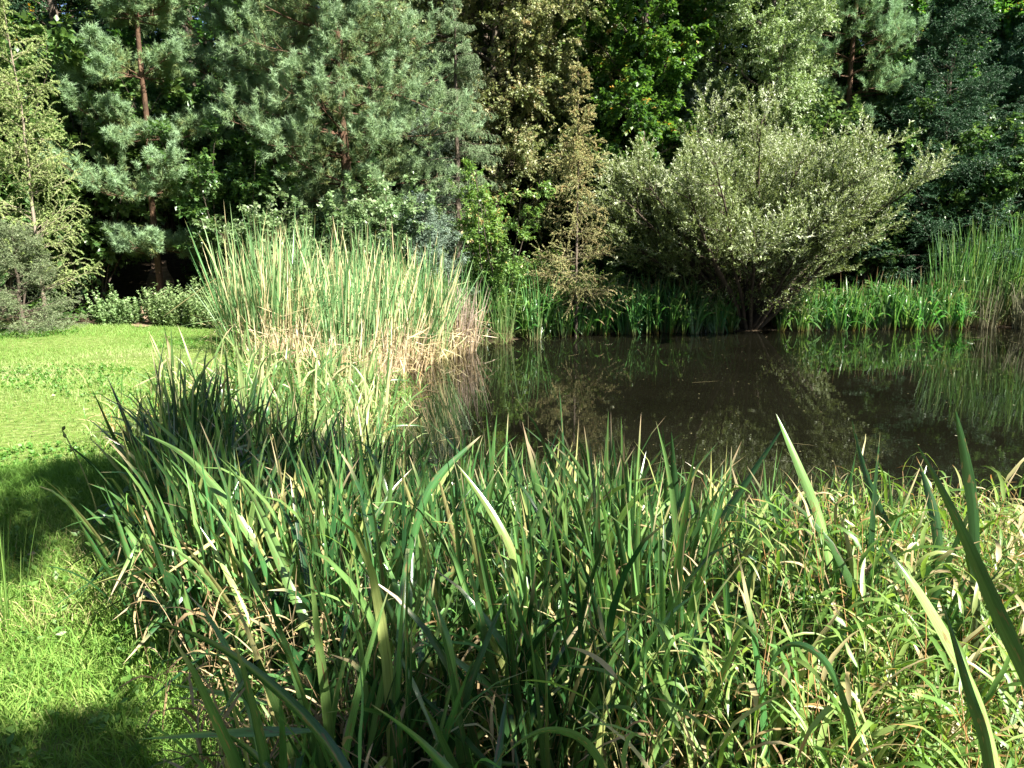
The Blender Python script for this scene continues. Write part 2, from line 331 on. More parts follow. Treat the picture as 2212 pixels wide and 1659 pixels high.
def path():
    c = np.array([at(300, 712, 14.2)[:2], (xs(318, 15.2), 15.2), (xs(335, 16.2), 16.2), (xs(345, 17.0), 17.0), (xs(352, 18.0), 18.0), (xs(352, 19.2), 19.2)])
    tt = np.linspace(0, len(c)-1, 50); P = np.stack([np.interp(tt, range(len(c)), c[:, i]) for i in (0, 1)], -1)
    w = np.interp(tt, [0, 1, 3, 5], [.12, .3, .38, .2]); S = 9; ss = np.linspace(-1, 1, S)
    X = P[:, None, 0]+ss*w[:, None]*(1+.15*np.sin(tt*5)[:, None]); Y = P[:, None, 1]+ss*0; Z = zg(X, Y)+.02
    mb = MB(); i = (np.arange(49)[:, None]*S+np.arange(S-1)[None]).ravel()
    mb.add(np.stack([X, Y, Z], -1), np.stack([i, i+1, i+S+1, i+S], -1))
    m = noisemat('dirt_path', [(.3, (.13, .085, .055)), (.55, (.26, .18, .12)), (.75, (.38, .28, .2))], 7, bump=.8)
    return tag(link('path', mb.mesh('path', m, True)), kind='structure')
path()

def water():
    mb = MB(); n = 60; X, Y = np.meshgrid(np.linspace(-3.2, 17.5, n), np.linspace(2.6, 19, n))
    i = (np.arange(n-1)[:, None]*n+np.arange(n-1)[None]).ravel()
    mb.add(np.stack([X, Y, X*0+WATER], -1), np.stack([i, i+1, i+n+1, i+n], -1))
    m = bpy.data.materials.new('pond_water'); m.use_nodes = True; t = m.node_tree; N = t.nodes.new; K = t.links.new; pb = t.nodes['Principled BSDF']
    g = N('ShaderNodeNewGeometry')
    a = N('ShaderNodeTexNoise'); a.inputs['Scale'].default_value = .7; a.inputs['Detail'].default_value = 5; K(g.outputs['Position'], a.inputs['Vector'])
    K(ramp(t, [(.3, (.0032, .0032, .0018)), (.7, (.006, .006, .0035))], a.outputs[0]), pb.inputs['Base Color'])
    b = N('ShaderNodeTexNoise'); b.inputs['Scale'].default_value = 5; b.inputs['Detail'].default_value = 3; K(g.outputs['Position'], b.inputs['Vector'])
    bp = N('ShaderNodeBump'); bp.inputs['Strength'].default_value = .014; bp.inputs['Distance'].default_value = .05; K(b.outputs[0], bp.inputs['Height']); K(bp.outputs[0], pb.inputs['Normal'])
    pb.inputs['Roughness'].default_value = .01; pb.inputs['IOR'].default_value = 1.33
    return tag(link('water', mb.mesh('water', m)), kind='structure')
water()

# ------------------------------------------------------------------ tree builders (each returns [(part name, mesh)])
def trunk_line(h, lean=(0, 0), K=14, wob=.02):
    z = np.linspace(0, 1, K); P = np.stack([lean[0]*z*h, lean[1]*z*h, z*h], -1)[None]
    P[:, 1:, :2] += np.cumsum(R.normal(0, wob, (1, K-1, 2)), 1); return P
def pine(h=12, base=1.2, Lmax=2.4, whorl=.6, per=5, sec=11, ter=6, nn=30, r=.16, w=.010, nl=.105, top=None, shape=.35, lean=(0, 0), dens=1., fl=.5):
    tk = MB(); cr = MB(); T = trunk_line(h, lean); tubes(tk, T, r, .02, 9)
    hs = np.arange(base, h*.97, whorl); hh = np.repeat(hs, per)+R.uniform(-.08, .08, len(hs)*per)
    t = (hh/h)[None]; pos, tan = interp(T, t); pos = pos[0]
    rel = (hh-base)/(h-base)
    L = Lmax*np.minimum(1, (1-rel)**.75*1.15)*R.uniform(.55, 1.1, len(hh))*(shape+(1-shape)*np.clip(rel*5+.4, 0, 1))
    az = np.repeat(R.uniform(0, 6.28, len(hs)), per)+np.tile(np.arange(per)*6.283/per, len(hs))+R.normal(0, .25, len(hh))
    d = azv(az, R.uniform(-.05, .35, len(hh)))
    B = grow(pos, d, L, 9, grav=np.linspace(-.5, .9, 9), wob=.07); tubes(tk, B, .006+.009*L, .003, 5)
    S, ts, ls = spawn(B, sec, .2, 1., 48, .46*L, 6, grav=.7, wob=.12, flat=fl, taper=.5); tubes(tk, S, .006, .002, 3)
    Q, tq, lq = spawn(S, ter, .25, 1., 42, .17, 4, grav=.5, wob=.12, taper=.1)
    m = int(nn*dens); ag = np.clip(.25+.5*np.repeat(ts, ter)*.6+.35*tq, 0, 1)      # older inner shoots are yellower
    p, dd, tt = along(Q, m, .15, 1.05, 48, 16); col = np.repeat(np.clip(R.normal(0, .1, len(Q))+ag, 0, 1), m)
    needles(cr, p, dd, nl, w, np.clip(col+R.normal(0, .08, len(col)), 0, 1))
    p, dd, tt = along(S, m, .55, 1., 48, 16); needles(cr, p, dd, nl, w, np.clip(np.repeat(.4+.4*ts, m)+R.normal(0, .1, len(p)), 0, 1))
    return [('trunk', tk.mesh('trunk', M['barkpine'], True)), ('crown', cr.mesh('crown', M['pine']))]
def spruce(h=9, base=.3, Lmax=1.9, whorl=.32, per=6, sec=15, ter=5, nn=14, mat='spruce', droop=-.5, nl=.03, w=.008, r=.12, hang=-.3, tipup=.5, pw=.85):
    tk = MB(); cr = MB(); T = trunk_line(h); tubes(tk, T, r, .008, 8)
    hs = np.arange(base, h*.98, whorl); hs = hs+(0); hh = np.repeat(hs, per)+R.uniform(-.12, .12, len(hs)*per)
    hh = np.clip(hh, base, h*.985); t = (hh/h)[None]; pos = interp(T, t)[0][0]; rel = (hh-base)/(h-base)
    L = Lmax*((1-rel)**pw)*R.uniform(.75, 1.1, len(hh))+.08
    az = R.uniform(0, 6.28, len(hh)); d = azv(az, .1+rel*.9)
    B = grow(pos, d, L, 9, grav=np.linspace(droop*2, tipup*2, 9), wob=.04); tubes(tk, B, .004+.005*L, .002, 4)
    S, ts, ls = spawn(B, sec, .15, 1., 55, .38*L+.04, 5, grav=hang, wob=.06, flat=.75, taper=.7)
    Q, tq, lq = spawn(S, ter, .15, 1., 45, .13, 3, grav=hang, wob=.05, flat=.5, taper=.4)
    for X, m in ((Q, nn), (S, int(nn*1.6)), (B, 30)):
        p, dd, tt = along(X, m, 0, 1., 42, 14); c = np.repeat(np.clip(R.normal(.45, .2, len(X)), 0, 1), m)
        needles(cr, p, dd, nl, w, np.clip(c+R.normal(0, .15, len(c)), 0, 1))
    return [('trunk', tk.mesh('trunk', M['bark'], True)), ('crown', cr.mesh('crown', M[mat]))]
def larch(h=6, base=.6, Lmax=1.2, n=95, mat='larch', sec=10, nn=34, r=.05, seed_lean=(0, 0), grav=(-1.0, 1.6), droop=-1.6, up=.7, thick=1., bark='barkpale', pw=.6):
    tk = MB(); cr = MB(); T = trunk_line(h, seed_lean, wob=.015); tubes(tk, T, r, .004, 7)
    hh = base+(h*.97-base)*np.sort(R.random(n)); pos = interp(T, (hh/h)[None])[0][0]; rel = (hh-base)/(h-base)
    L = Lmax*(1-rel)**pw*R.uniform(.5, 1.15, n)+.12
    d = azv(R.uniform(0, 6.28, n), R.normal(up, .25, n))
    B = grow(pos, d, L, 10, grav=np.linspace(grav[0], grav[1], 10), wob=.05); tubes(tk, B, .004+.004*L, .002, 4)
    S, ts, ls = spawn(B, sec, .15, .97, 45, .34*L+.05, 7, grav=np.linspace(.3, droop, 7), wob=.08, taper=.4); tubes(tk, S, .004, .002, 3)
    for X, m in ((S, nn), (B, nn*2)):
        p, dd, tt = along(X, m, .02, 1., 60, 15); c = np.repeat(np.clip(R.normal(.5, .22, len(X)), 0, 1), m)
        needles(cr, p, dd, .02*thick, .010*thick, np.clip(c+R.normal(0, .12, len(c)), 0, 1))
    return [('trunk', tk.mesh('trunk', M[bark], True)), ('crown', cr.mesh('crown', M[mat]))]
def broadleaf(h=12, base=2.5, Rc=3, limbs=26, sec=9, twigs=9, nl=26, leaf=.085, lw=.06, mat='dark', bark='bark', r=.14, flatness=1.2, pw=.55, up=.55, lean=(0, 0), ang=62, aspect=1., droop=.1, tl=.55):
    tk = MB(); cr = MB(); T = trunk_line(h, lean, wob=.06); tubes(tk, T, r, .015, 9)
    hh = base+(h*.97-base)*(np.arange(limbs)+R.random(limbs))/limbs; pos = interp(T, (hh/h)[None])[0][0]; rel = (hh-base)/(h-base)
    prof = np.sin(np.clip(rel*.85+.15, 0, 1)*math.pi)**pw
    L = Rc*prof*R.uniform(.65, 1.15, limbs)+.3
    az = np.arange(limbs)*2.4+R.normal(0, .4, limbs); d = azv(az, up+R.normal(0, .15, limbs))
    B = grow(pos, d, L, 9, grav=np.linspace(.2, .2, 9), wob=.13); tubes(tk, B, .012+.014*L, .006, 5)
    S, ts, ls = spawn(B, sec, .2, 1., 50, .42*L+.1, 7, grav=.15, wob=.15, taper=.4); tubes(tk, S, .009, .003, 4)
    Q, tq, lq = spawn(S, twigs, .15, 1., 50, tl, 5, grav=-.25, wob=.12, taper=.3)
    for X, m in ((Q, nl), (S, nl//2)):
        p, dd, tt = along(X, m, .1, 1., 55, 18); dd[:, 2] -= .25; dd = nrm(dd)
        p = p+R.normal(0, .015, p.shape)
        c = np.repeat(np.clip(R.normal(.45, .2, len(X)), 0, 1), m)
        leaves(cr, p, dd, leaf, lw, flatness, rnd=np.clip(c+R.normal(0, .18, len(c)), 0, 1), droop=droop)
    return [('trunk', tk.mesh('trunk', M[bark], True)), ('crown', cr.mesh('crown', M[mat]))]
def shrub(h=2.5, Rc=1.5, stems=16, sec=8, twigs=6, nl=16, leaf=.08, lw=.055, mat='hazel', bark='bark', flatness=1.5, r=.015, spread=.6, arch=-.5, tl=.3, low=.15, r0=.25):
    tk = MB(); cr = MB(); a = R.uniform(0, 6.28, stems); base = azv(a)*R.uniform(0, r0, stems)[:, None]
    k = R.uniform(0, 1, stems)**.7; d = azv(a+R.normal(0, .3, stems)); d[:, :2] *= (k*spread*Rc/h*1.4)[:, None]; d[:, 2] = 1
    L = h*R.uniform(.65, 1.08, stems)*np.sqrt(1+(k*spread*Rc/h)**2)
    B = grow(base, d, L, 10, grav=np.linspace(0, arch, 10), wob=.06); tubes(tk, B, r, r*.3, 5)
    S, ts, ls = spawn(B, sec, low, 1., 48, .4*Rc, 6, grav=-.1, wob=.12, taper=.4); tubes(tk, S, r*.35, .002, 3)
    Q, tq, lq = spawn(S, twigs, .1, 1., 48, tl, 4, grav=-.2, wob=.1, taper=.3)
    for X, m in ((Q, nl), (S, nl)):
        p, dd, tt = along(X, m, .05, 1., 55, 18, flat=.4); dd[:, 2] -= .2; dd = nrm(dd)
        c = np.repeat(np.clip(R.normal(.45, .2, len(X)), 0, 1), m)
        leaves(cr, p, dd, leaf, lw, flatness, rnd=np.clip(c+R.normal(0, .2, len(c)), 0, 1), droop=.1)
    return [('stems', tk.mesh('stems', M[bark], True)), ('foliage', cr.mesh('foliage', M[mat]))]
def place(name, parts, x, y, label, cat, group=None, rz=0, sc=1, dz=-.05):
    o = empty(name, (x, y, float(zg(x, y))+dz), rz, sc); tag(o, label, cat, group)
    for n, me in parts: link(n, me, o)
    return o

# ---- the trees that stand out
place('larch_tree', larch(h=6.0, base=.7, Lmax=1.0, n=150, sec=9, nn=56, r=.04, grav=(-1.4, 1.2), droop=-2.2, thick=1.3, pw=.42, up=.95), xs(98, 13.6), 13.6, 'slender light green larch with wispy arching branches at the left edge', 'tree')
place('spruce_tree', spruce(h=1.85, base=.12, Lmax=.95, whorl=.16, per=7, sec=14, ter=5, nn=12, mat='drab', droop=-.1, tipup=.3, r=.04, pw=.6), xs(70, 13.4), 13.2, 'small bushy grey-green spruce at the lawn edge under the light green larch', 'tree')
place('pine_tree', pine(h=11, base=1.3, Lmax=1.75, whorl=1.15, per=9, sec=14, ter=7, nn=44, r=.075, fl=.75), xs(352, 16.4), 16.4, 'blue-green pine with separate tiered boughs to the left of the dirt path', 'tree', rz=.6)
P3 = pine(h=13, base=2.2, Lmax=2.55, whorl=.48, per=7, sec=13, ter=8, nn=34, r=.12)
place('pine_tree', P3, xs(752, 16.6), 16.6, 'broad dense pine with reddish trunk, largest crown in the middle left', 'tree', rz=2.0)
place('pine_tree', pine(h=12, base=3.0, Lmax=2.2, whorl=.6, per=6, sec=12, ter=7, r=.12), xs(605, 18.6), 18.6, 'pine with a red trunk half hidden on the left of the broadest pine', 'tree')
place('spruce_tree', spruce(h=5.3, base=.4, Lmax=1.2, whorl=.3, mat='blue', droop=-.35, r=.07), xs(930, 17.6), 17.6, 'silvery blue spruce showing right of the broadest pine', 'tree')
place('spruce_tree', spruce(h=6.9, base=.5, Lmax=1.5, whorl=.3, mat='drab', droop=-.9, hang=-1.2, tipup=.1, r=.09), xs(985, 17.3), 17.3, 'green spruce with drooping hanging twigs behind the blue spruce', 'tree')
place('broadleaf_tree', broadleaf(h=12.5, base=1.7, Rc=2.4, limbs=66, sec=12, twigs=10, nl=30, leaf=.072, lw=.048, mat='birch', flatness=.6, up=.2), xs(1075, 19.6), 19.6, 'tall tree with small pale tan-green leaves above the drooping spruce', 'tree')
place('maple_tree', broadleaf(h=12.5, base=1.8, Rc=2.2, limbs=44, sec=10, twigs=9, nl=28, leaf=.10, lw=.09, mat='maple', flatness=1.6), xs(1375, 19.8), 19.8, 'bright green maple behind and right of the brown larch', 'tree')
place('larch_tree', larch(h=5.6, base=.6, Lmax=1.05, n=150, mat='larchbrown', sec=10, nn=50, r=.035, grav=(-.6, .7), droop=-.9, up=.25, pw=.85, thick=1.25, bark='bark'), xs(1245, 15.9), 16.0, 'dying larch with sparse brown-gold branches at the middle of the far bank', 'tree')
def willow():
    tk = MB(); cr = MB(); n = 58; a = R.uniform(0, 6.28, n); base = azv(a)*R.uniform(0, .22, n)[:, None]
    k = np.sqrt(R.random(n))*.98; d = azv(a); d[:, :2] *= (k*1.0)[:, None]; d[:, 2] = 1.02-.2*k
    L = 4.3-.35*k+R.normal(0, .38, n)+.5*(R.random(n) < .12)
    B = grow(base, d, L, 12, grav=np.linspace(.35, -.15, 12), wob=.06); tubes(tk, B, R.uniform(.04, .10, n), .008, 6)
    S, ts, ls = spawn(B, 20, .40, 1., 38, 1.35, 8, grav=.7, wob=.12, taper=.4); tubes(tk, S, .011, .003, 4)
    Q, tq, lq = spawn(S, 11, .1, 1., 38, .42, 5, grav=.4, wob=.1, taper=.2)
    S2, _, _ = spawn(B, 5, .16, .38, 55, .9, 8, grav=-.2, wob=.16, taper=.2); tubes(tk, S2, .007, .002, 3)
    Q2, _, _ = spawn(S2, 5, .2, 1., 50, .35, 5, grav=-.1, wob=.15, taper=.2); tubes(tk, Q2, .003, .0015, 3)
    for X, m in ((Q, 26), (S, 18), (Q2, 8)):
        p, dd, tt = along(X, m, .08, 1., 42, 15)
        tw = np.repeat(ts, 11) if X is Q else (ts if X is S else np.zeros(len(X)))      # young silvery outer leaves, plus the lit crown edge put into their colour
        c = np.repeat(np.clip(R.normal(.3, .17, len(X))+.3*(tw-.34)/.66, 0, 1), m)
        leaves(cr, p, dd, .068, .021, .6, rnd=np.clip(c+R.normal(0, .25, len(c)), 0, 1))
    return [('trunk', tk.mesh('trunk', M['barkdark'], True)), ('crown', cr.mesh('crown', M['willow']))]
place('willow_tree', willow(), xs(1615, 17.4), 17.3, 'wide round silver-green willow with many stems at the water edge', 'tree', sc=(1.0, .95, .93))
place('willow_tree', broadleaf(h=13, base=3.6, Rc=2.2, limbs=30, sec=12, twigs=11, nl=34, leaf=.072, lw=.028, mat='willow', flatness=.4, r=.09, up=1.0), xs(1612, 20), 20, 'tall pale willow with a thin dark trunk rising behind the round willow', 'tree')
place('pine_tree', pine(h=12, base=4.2, Lmax=2.3, whorl=.5, per=6, sec=12, ter=8, r=.1), xs(1800, 21.5), 21.5, 'pine with a thin red trunk above the right side of the round willow', 'tree', rz=1)
place('maple_tree', broadleaf(h=9, base=2.5, Rc=1.8, limbs=30, sec=9, twigs=8, nl=24, leaf=.10, lw=.09, mat='maple', flatness=1.6), xs(1925, 22.5), 22.5, 'bright green maple glimpsed between the thin pine and the dark spruce on the right', 'tree')
SP1 = spruce(h=8.2, base=.3, Lmax=2.9, whorl=.31, per=8, sec=22, ter=6, nn=16, r=.1, w=.015, nl=.04)
place('spruce_tree', SP1, xs(2005, 20.5), 20.5, 'dark green spruce with broad lower boughs just right of the willow', 'tree')
place('spruce_tree', SP1, xs(2150, 21.5), 21.5, 'dark spruce with a bare upright leader near the right edge', 'tree', rz=2.2, sc=(.85, .85, .93))
place('spruce_tree', spruce(h=6.6, base=1.5, Lmax=1.0, whorl=.3, mat='blue', r=.08), xs(1500, 20.5), 20.5, 'bluish spruce tip peeping out left of the tall pale willow', 'tree')

# ---- shrubs and saplings under them
place('shrub', shrub(h=2.85, Rc=1.7, stems=26, sec=9, twigs=6, nl=15, leaf=.085, lw=.06, mat='dogwood', arch=-.9), xs(660, 15.5), 15.7, 'sunlit pale-leaved dogwood shrub behind the tall cattails', 'shrub')
place('shrub', shrub(h=2.7, Rc=1.4, stems=20, sec=8, twigs=6, nl=15, leaf=.08, lw=.055, mat='dogwood', arch=-.9), xs(850, 15.6), 15.8, 'sunlit leafy shrub just left of the low blue spruce boughs', 'shrub')
place('spruce_tree', spruce(h=2.5, base=.1, Lmax=1.2, whorl=.2, per=7, mat='blue', w=.012, droop=-.1, r=.03, pw=.6), xs(905, 15.2), 15.2, 'low silvery blue spruce behind the right half of the tall cattails', 'tree')
HZ = shrub(h=4.0, Rc=1.6, stems=22, sec=10, twigs=7, nl=14, leaf=.10, lw=.075, mat='hazel', arch=-.5)
place('hazel_bush', HZ, xs(520, 16.8), 16.8, 'dark leafed hazel bush between the tiered pine and the broadest pine', 'shrub')
place('hazel_bush', HZ, xs(235, 17.6), 17.0, 'tall dark hazel bush between the left larch and the tiered pine', 'shrub', rz=2, sc=1.45)
place('hazel_bush', HZ, xs(0, 16), 16.2, 'leafy bush behind the light green larch at the left edge', 'shrub', rz=4, sc=1.4)
place('elder_bush', shrub(h=3.3, Rc=.8, stems=14, sec=9, twigs=6, nl=14, leaf=.085, lw=.04, mat='elder', arch=-.3, spread=.5), xs(1080, 15.9), 16.0, 'upright sunlit yellow-green elder left of the brown larch', 'shrub')
place('rose_bush', shrub(h=1.6, Rc=1.1, stems=18, sec=8, twigs=6, nl=14, leaf=.05, lw=.032, mat='elder', arch=-1.5, spread=.9), xs(1190, 16.8), 16.9, 'low arching rose bush at the foot of the brown larch', 'shrub')
place('hazel_bush', HZ, xs(1440, 19.3), 19.3, 'shaded bush behind the left side of the round willow', 'shrub', rz=1, sc=.8)
place('hazel_bush', HZ, xs(1330, 19.6), 19.0, 'shaded bush right behind the brown larch', 'shrub', rz=3, sc=.85)

# ---- forest behind: individual trees, each with its own trunk and crown
BGT = {'tall dark broadleaf tree': (broadleaf(h=15, base=1.5, Rc=3.4, limbs=34, sec=9, twigs=8, nl=20, leaf=.13, lw=.1, mat='dark', r=.16), 'broadleaf_tree'),
       'tall dark maple': (broadleaf(h=14, base=1.2, Rc=3.2, limbs=32, sec=9, twigs=8, nl=18, leaf=.14, lw=.13, mat='maple', r=.15, flatness=2), 'maple_tree'),
       'tall dark spruce': (spruce(h=15, base=.8, Lmax=2.8, whorl=.5, per=7, sec=14, ter=5, nn=11, r=.18, w=.018, nl=.05), 'spruce_tree')}
keys = list(BGT)
bgpos = []
for row, (Y, step) in enumerate(((24.5, 3.1), (28.5, 3.3), (33, 3.6), (39, 4.2))):
    x = -Y*.78
    while x < Y*.82:
        bgpos.append((x+R.uniform(-.7, .7), Y+R.uniform(-1.2, 1.2), keys[int(R.choice(3, p=[.45, .25, .3]))]))
        x += step
for x, y, k in bgpos:
    parts, nm = BGT[k]
    side = 'left part' if x < -6 else ('middle' if x < 6 else 'right part')
    place(nm, parts, x, y, k+' in the shaded wood behind the '+side+' of the far bank', 'tree', 'trees of the wood behind the bank, '+k+', '+side, rz=R.uniform(0, 6), sc=R.uniform(.8, 1.12))
for Y, st in ((20.8, 1.9), (23.5, 2.3), (27, 2.6), (31, 3)):
    x = -Y*.74
    while x < Y*.76:
        xx, yy = x+R.uniform(-.5, .5), Y+R.uniform(-.7, .7)
        if not (abs(xx-xs(330, yy)) < .6 and Y < 21):
            place('understory_bush', HZ, xx, yy, 'dark leafy bush of the understory among the trunks of the wood', 'shrub', 'understory bushes of the wood', rz=R.uniform(0, 6), sc=R.uniform(.8, 1.25))
        x += st
# left and right flank
for x, y, k, s, lab in ((-13.5, 15.5, 0, .8, 'left flank tree beside the lawn beyond the larch'), (-14, 9, 0, .9, 'broad tree left of the lawn'), (-16, 19, 2, .8, 'spruce beyond the left end of the lawn'),
                   (15.8, 21.5, 0, .75, 'dark broadleaf tree at the right edge behind the cattails'), (18.5, 18.5, 2, .75, 'spruce right of the pond end'),
                   (22.5, 19, 0, .85, 'broad tree right of the far end of the pond'), (18.5, 7, 1, .8, 'maple on the right bank of the pond')):
    parts, nm = BGT[keys[k]]
    place(nm, parts, x, y, lab, 'tree', rz=R.uniform(0, 6), sc=s)
for i, a in enumerate(np.radians(np.arange(95, 268, 11.5))):     # the wood closes round the clearing behind the viewer
    rr = 23+R.uniform(-2, 3); x, y = math.sin(a)*rr, math.cos(a)*rr
    parts, nm = BGT[keys[i % 3]]
    place(nm, parts, x, y, keys[i % 3]+' of the wood behind the viewer', 'tree', 'wood behind the viewer, '+keys[i % 3], rz=R.uniform(0, 6), sc=R.uniform(.8, 1.0))
for y in (3, -3):
    parts, nm = BGT[keys[0]]
    place(nm, parts, -17.5, y, 'broad tree far left of the viewer across the lawn', 'tree', 'broad trees far left of the viewer', rz=R.uniform(0, 6), sc=.95)
# trees behind the camera that shade the near bank
place('broadleaf_tree', broadleaf(h=6.1, base=5.0, Rc=.4, limbs=9, sec=5, twigs=5, nl=14, leaf=.09, lw=.065, r=.045, tl=.3), 3.35, -1.6, 'slender tree with a small high crown behind the viewer', 'tree')
place('broadleaf_tree', broadleaf(h=8.7, base=7.4, Rc=.8, limbs=12, sec=6, twigs=6, nl=16, leaf=.1, lw=.07, r=.08, tl=.4), 4.35, -.1, 'slim tall tree on the near right bank beside the viewer', 'tree')
place('broadleaf_tree', broadleaf(h=4.7, base=3.5, Rc=.6, limbs=12, sec=5, twigs=5, nl=14, leaf=.09, lw=.065, r=.04, tl=.25), 2.65, -.75, 'small tree on the near bank just behind the viewer', 'tree')
for x, y, k, s, lab in ((7, -7.4, 0, .6, 'tree standing well behind the viewer'), (12, -4.0, 0, .6, 'tree behind the viewer to the right'), (1.5, -10, 1, .8, 'maple behind the viewer')):
    parts, nm = BGT[keys[k]]
    place(nm, parts, x, y, lab, 'tree', rz=R.uniform(0, 6), sc=s)

# ------------------------------------------------------------------ cattails
def cattail_clump(n=32, h=2.0, mat='cattail', rad=.2, dry=.0, w=.021, lean=.16):
    mb = MB(); a = R.uniform(0, 6.28, n); base = azv(a)*(R.random(n)**.5*rad)[:, None]
    d = azv(a+R.normal(0, .6, n)); k = np.abs(R.normal(0, lean, n)); d[:, :2] *= k[:, None]; d[:, 2] = 1
    L = h*R.uniform(.5, 1.14, n); bend = azv(R.uniform(0, 6.28, n))*(np.abs(R.normal(0, .2, n)))[:, None]; bend[:, 2] = -.05
    kk = R.random(n); kink = np.where(kk < .14+dry, R.uniform(.45, .85, n), 2); kd = azv(R.uniform(0, 6.28, n))*.9; kd[:, 2] = R.uniform(-1.6, -.5, n)
    blades(mb, base, d, azv(R.uniform(0, 6.28, n)), L, w*R.uniform(.7, 1.2, n), bend, K=9, kink=kink, kinkd=kd, prof='cat', twist=R.normal(0, .8, n), fold=.12)
    if mat == 'cattail' or mat == 'cattailfar':   # dry straw round the foot
        m = 16; a = R.uniform(0, 6.28, m); base = azv(a)*(R.random(m)**.5*rad*1.2)[:, None]; d = azv(a); d[:, :2] *= R.uniform(.1, .9, m)[:, None]; d[:, 2] = 1
        b = azv(R.uniform(0, 6.28, m))*.6; b[:, 2] = -R.uniform(.3, 2, m)
        blades(mb, base, d, azv(R.uniform(0, 6.28, m)), R.uniform(.35, .95, m), .014, b, K=7, rnd=R.uniform(.88, 1, m), prof='cat', wob=.1)
    return mb.mesh('cattail_clump', M[mat])
CT = [cattail_clump() for _ in range(8)]
CD = [cattail_clump(n=40, h=1.05, mat='straw', rad=.2, dry=.45, w=.015, lean=.3) for _ in range(4)]
CG = [cattail_clump(n=60, h=1.25, mat='greydry', rad=.2, dry=.2, w=.012, lean=.16) for _ in range(3)]
M['shadedry'] = leafmat('shaded_dead_cattail', [(0, (.06, .06, .03)), (1, (.17, .16, .09))], trans=.1, rough=.7)  # dead stalk colour darkened to carry the shade at the far bank
CG2 = [cattail_clump(n=60, h=1.3, mat='shadedry', rad=.2, dry=-.1, w=.014, lean=.16) for _ in range(2)]
CF = [cattail_clump(n=30, h=2.4, mat='cattailfar', rad=.2, w=.024, lean=.14) for _ in range(5)]
def ground_pt(px, py, z):
    p0 = at(px, py, 1.0)-np.array([0, 0, CAM_Z]); t = (z-CAM_Z)/p0[2]; return p0[0]*t, p0[1]*t
def scatter(meshes, name, n, poly, label, cat, group, smin=.85, smax=1.15, mind=.0, dz=-.03, tilt=.05, hfun=None):
    poly = np.array(poly); lo, hi = poly.min(0), poly.max(0); pts = []; tries = 0
    while len(pts) < n and tries < n*200:
        tries += 1; p = R.uniform(lo, hi); x, y = p; ins = False
        for i in range(len(poly)):
            a, b = poly[i], poly[(i+1) % len(poly)]
            if (a[1] > y) != (b[1] > y) and x < (b[0]-a[0])*(y-a[1])/(b[1]-a[1])+a[0]: ins = not ins
        if not ins or (mind and any((q[0]-x)**2+(q[1]-y)**2 < mind**2 for q in pts)): continue
        pts.append((x, y))
    for x, y in pts:
        o = bpy.data.objects.new(name, meshes[int(R.integers(len(meshes)))]); C.collection.objects.link(o)
        z = max(float(zg(x, y)), WATER-.12)
        o.location = (x, y, z+dz); o.rotation_euler = (R.normal(0, tilt), R.normal(0, tilt), R.uniform(0, 6.28))
        s = R.uniform(smin, smax)*(hfun(x, y) if hfun else 1); o.scale = (s, s, s)
        tag(o, label, cat, group)
    return pts
# main bed (left of the pond): outline on the ground
scatter(CT, 'cattail_clump', 120, [(-2.3, 9.7), (-1.7, 11.6), (-1.1, 13.4), (-1.6, 14.4), (-4.3, 13.6), (-4.55, 12.2), (-3.7, 10.4)],
        'dense tall green cattails with straw-coloured foot in the sunlit bed left of the pond', 'cattail', 'cattails of the sunlit bed left of the pond', mind=.16, smin=.52, smax=1.0, tilt=.1)
scatter(CF, 'cattail_clump', 50, [(-1.6, 12.6), (-.9, 14.0), (.6, 15.6), (.6, 16.4), (-1.2, 16.2), (-2.4, 14.6)],
        'darker cattails on the bank between the sunlit bed and the shaded iris', 'cattail', 'cattails between the sunlit bed and the shaded iris', .45, .68, mind=.16)
scatter(CD, 'dry_cattail_clump', 26, [(-2.5, 9.7), (-1.55, 10.8), (-1.1, 12.6), (-.75, 13.9), (-1.1, 14.2), (-1.8, 12.8), (-2.3, 11.0), (-3.6, 10.4)],
        'bent straw-coloured dead cattail leaves at the water edge of the sunlit bed', 'dead cattail', 'dead straw cattails along the sunlit bed', .6, 1.1, mind=.14)
scatter(CD, 'dry_cattail_clump', 16, [(-3.0, 9.0), (-1.6, 8.6), (-1.75, 10), (-3.4, 10.2)],
        'straw-coloured dead cattail leaves heaped in front of the sunlit bed', 'dead cattail', 'dead straw cattails in front of the sunlit bed', .6, .95, mind=.14)
scatter(CG, 'dead_cattail_clump', 5, [(-1.05, 13.4), (-.7, 13.9), (-.6, 14.4), (-.95, 14.3)],
        'grey-brown dead cattail stalks at the right end of the sunlit bed', 'dead cattail', 'grey dead cattails at the end of the bed', mind=.1)
scatter(CF, 'cattail_clump', 44, [(xs(2010, 17.8), 17.7), (14.5, 17.4), (14.5, 19.0), (xs(2030, 18.8), 18.6)],
        'tall green cattails on the far bank at the right edge', 'cattail', 'cattails on the far bank at the right edge', mind=.18, hfun=lambda x, y: .72+.3*min(1, max(0, (x-9.6)/2)))
scatter(CG2, 'dead_cattail_clump', 8, [(xs(2110, 17.5), 17.3), (13.5, 17.2), (13.5, 17.6), (xs(2110, 17.6), 17.7)],
        'brown dead stalks in front of the right-hand cattails', 'dead cattail', 'brown dead stalks in front of the right-hand cattails', .9, 1.1)

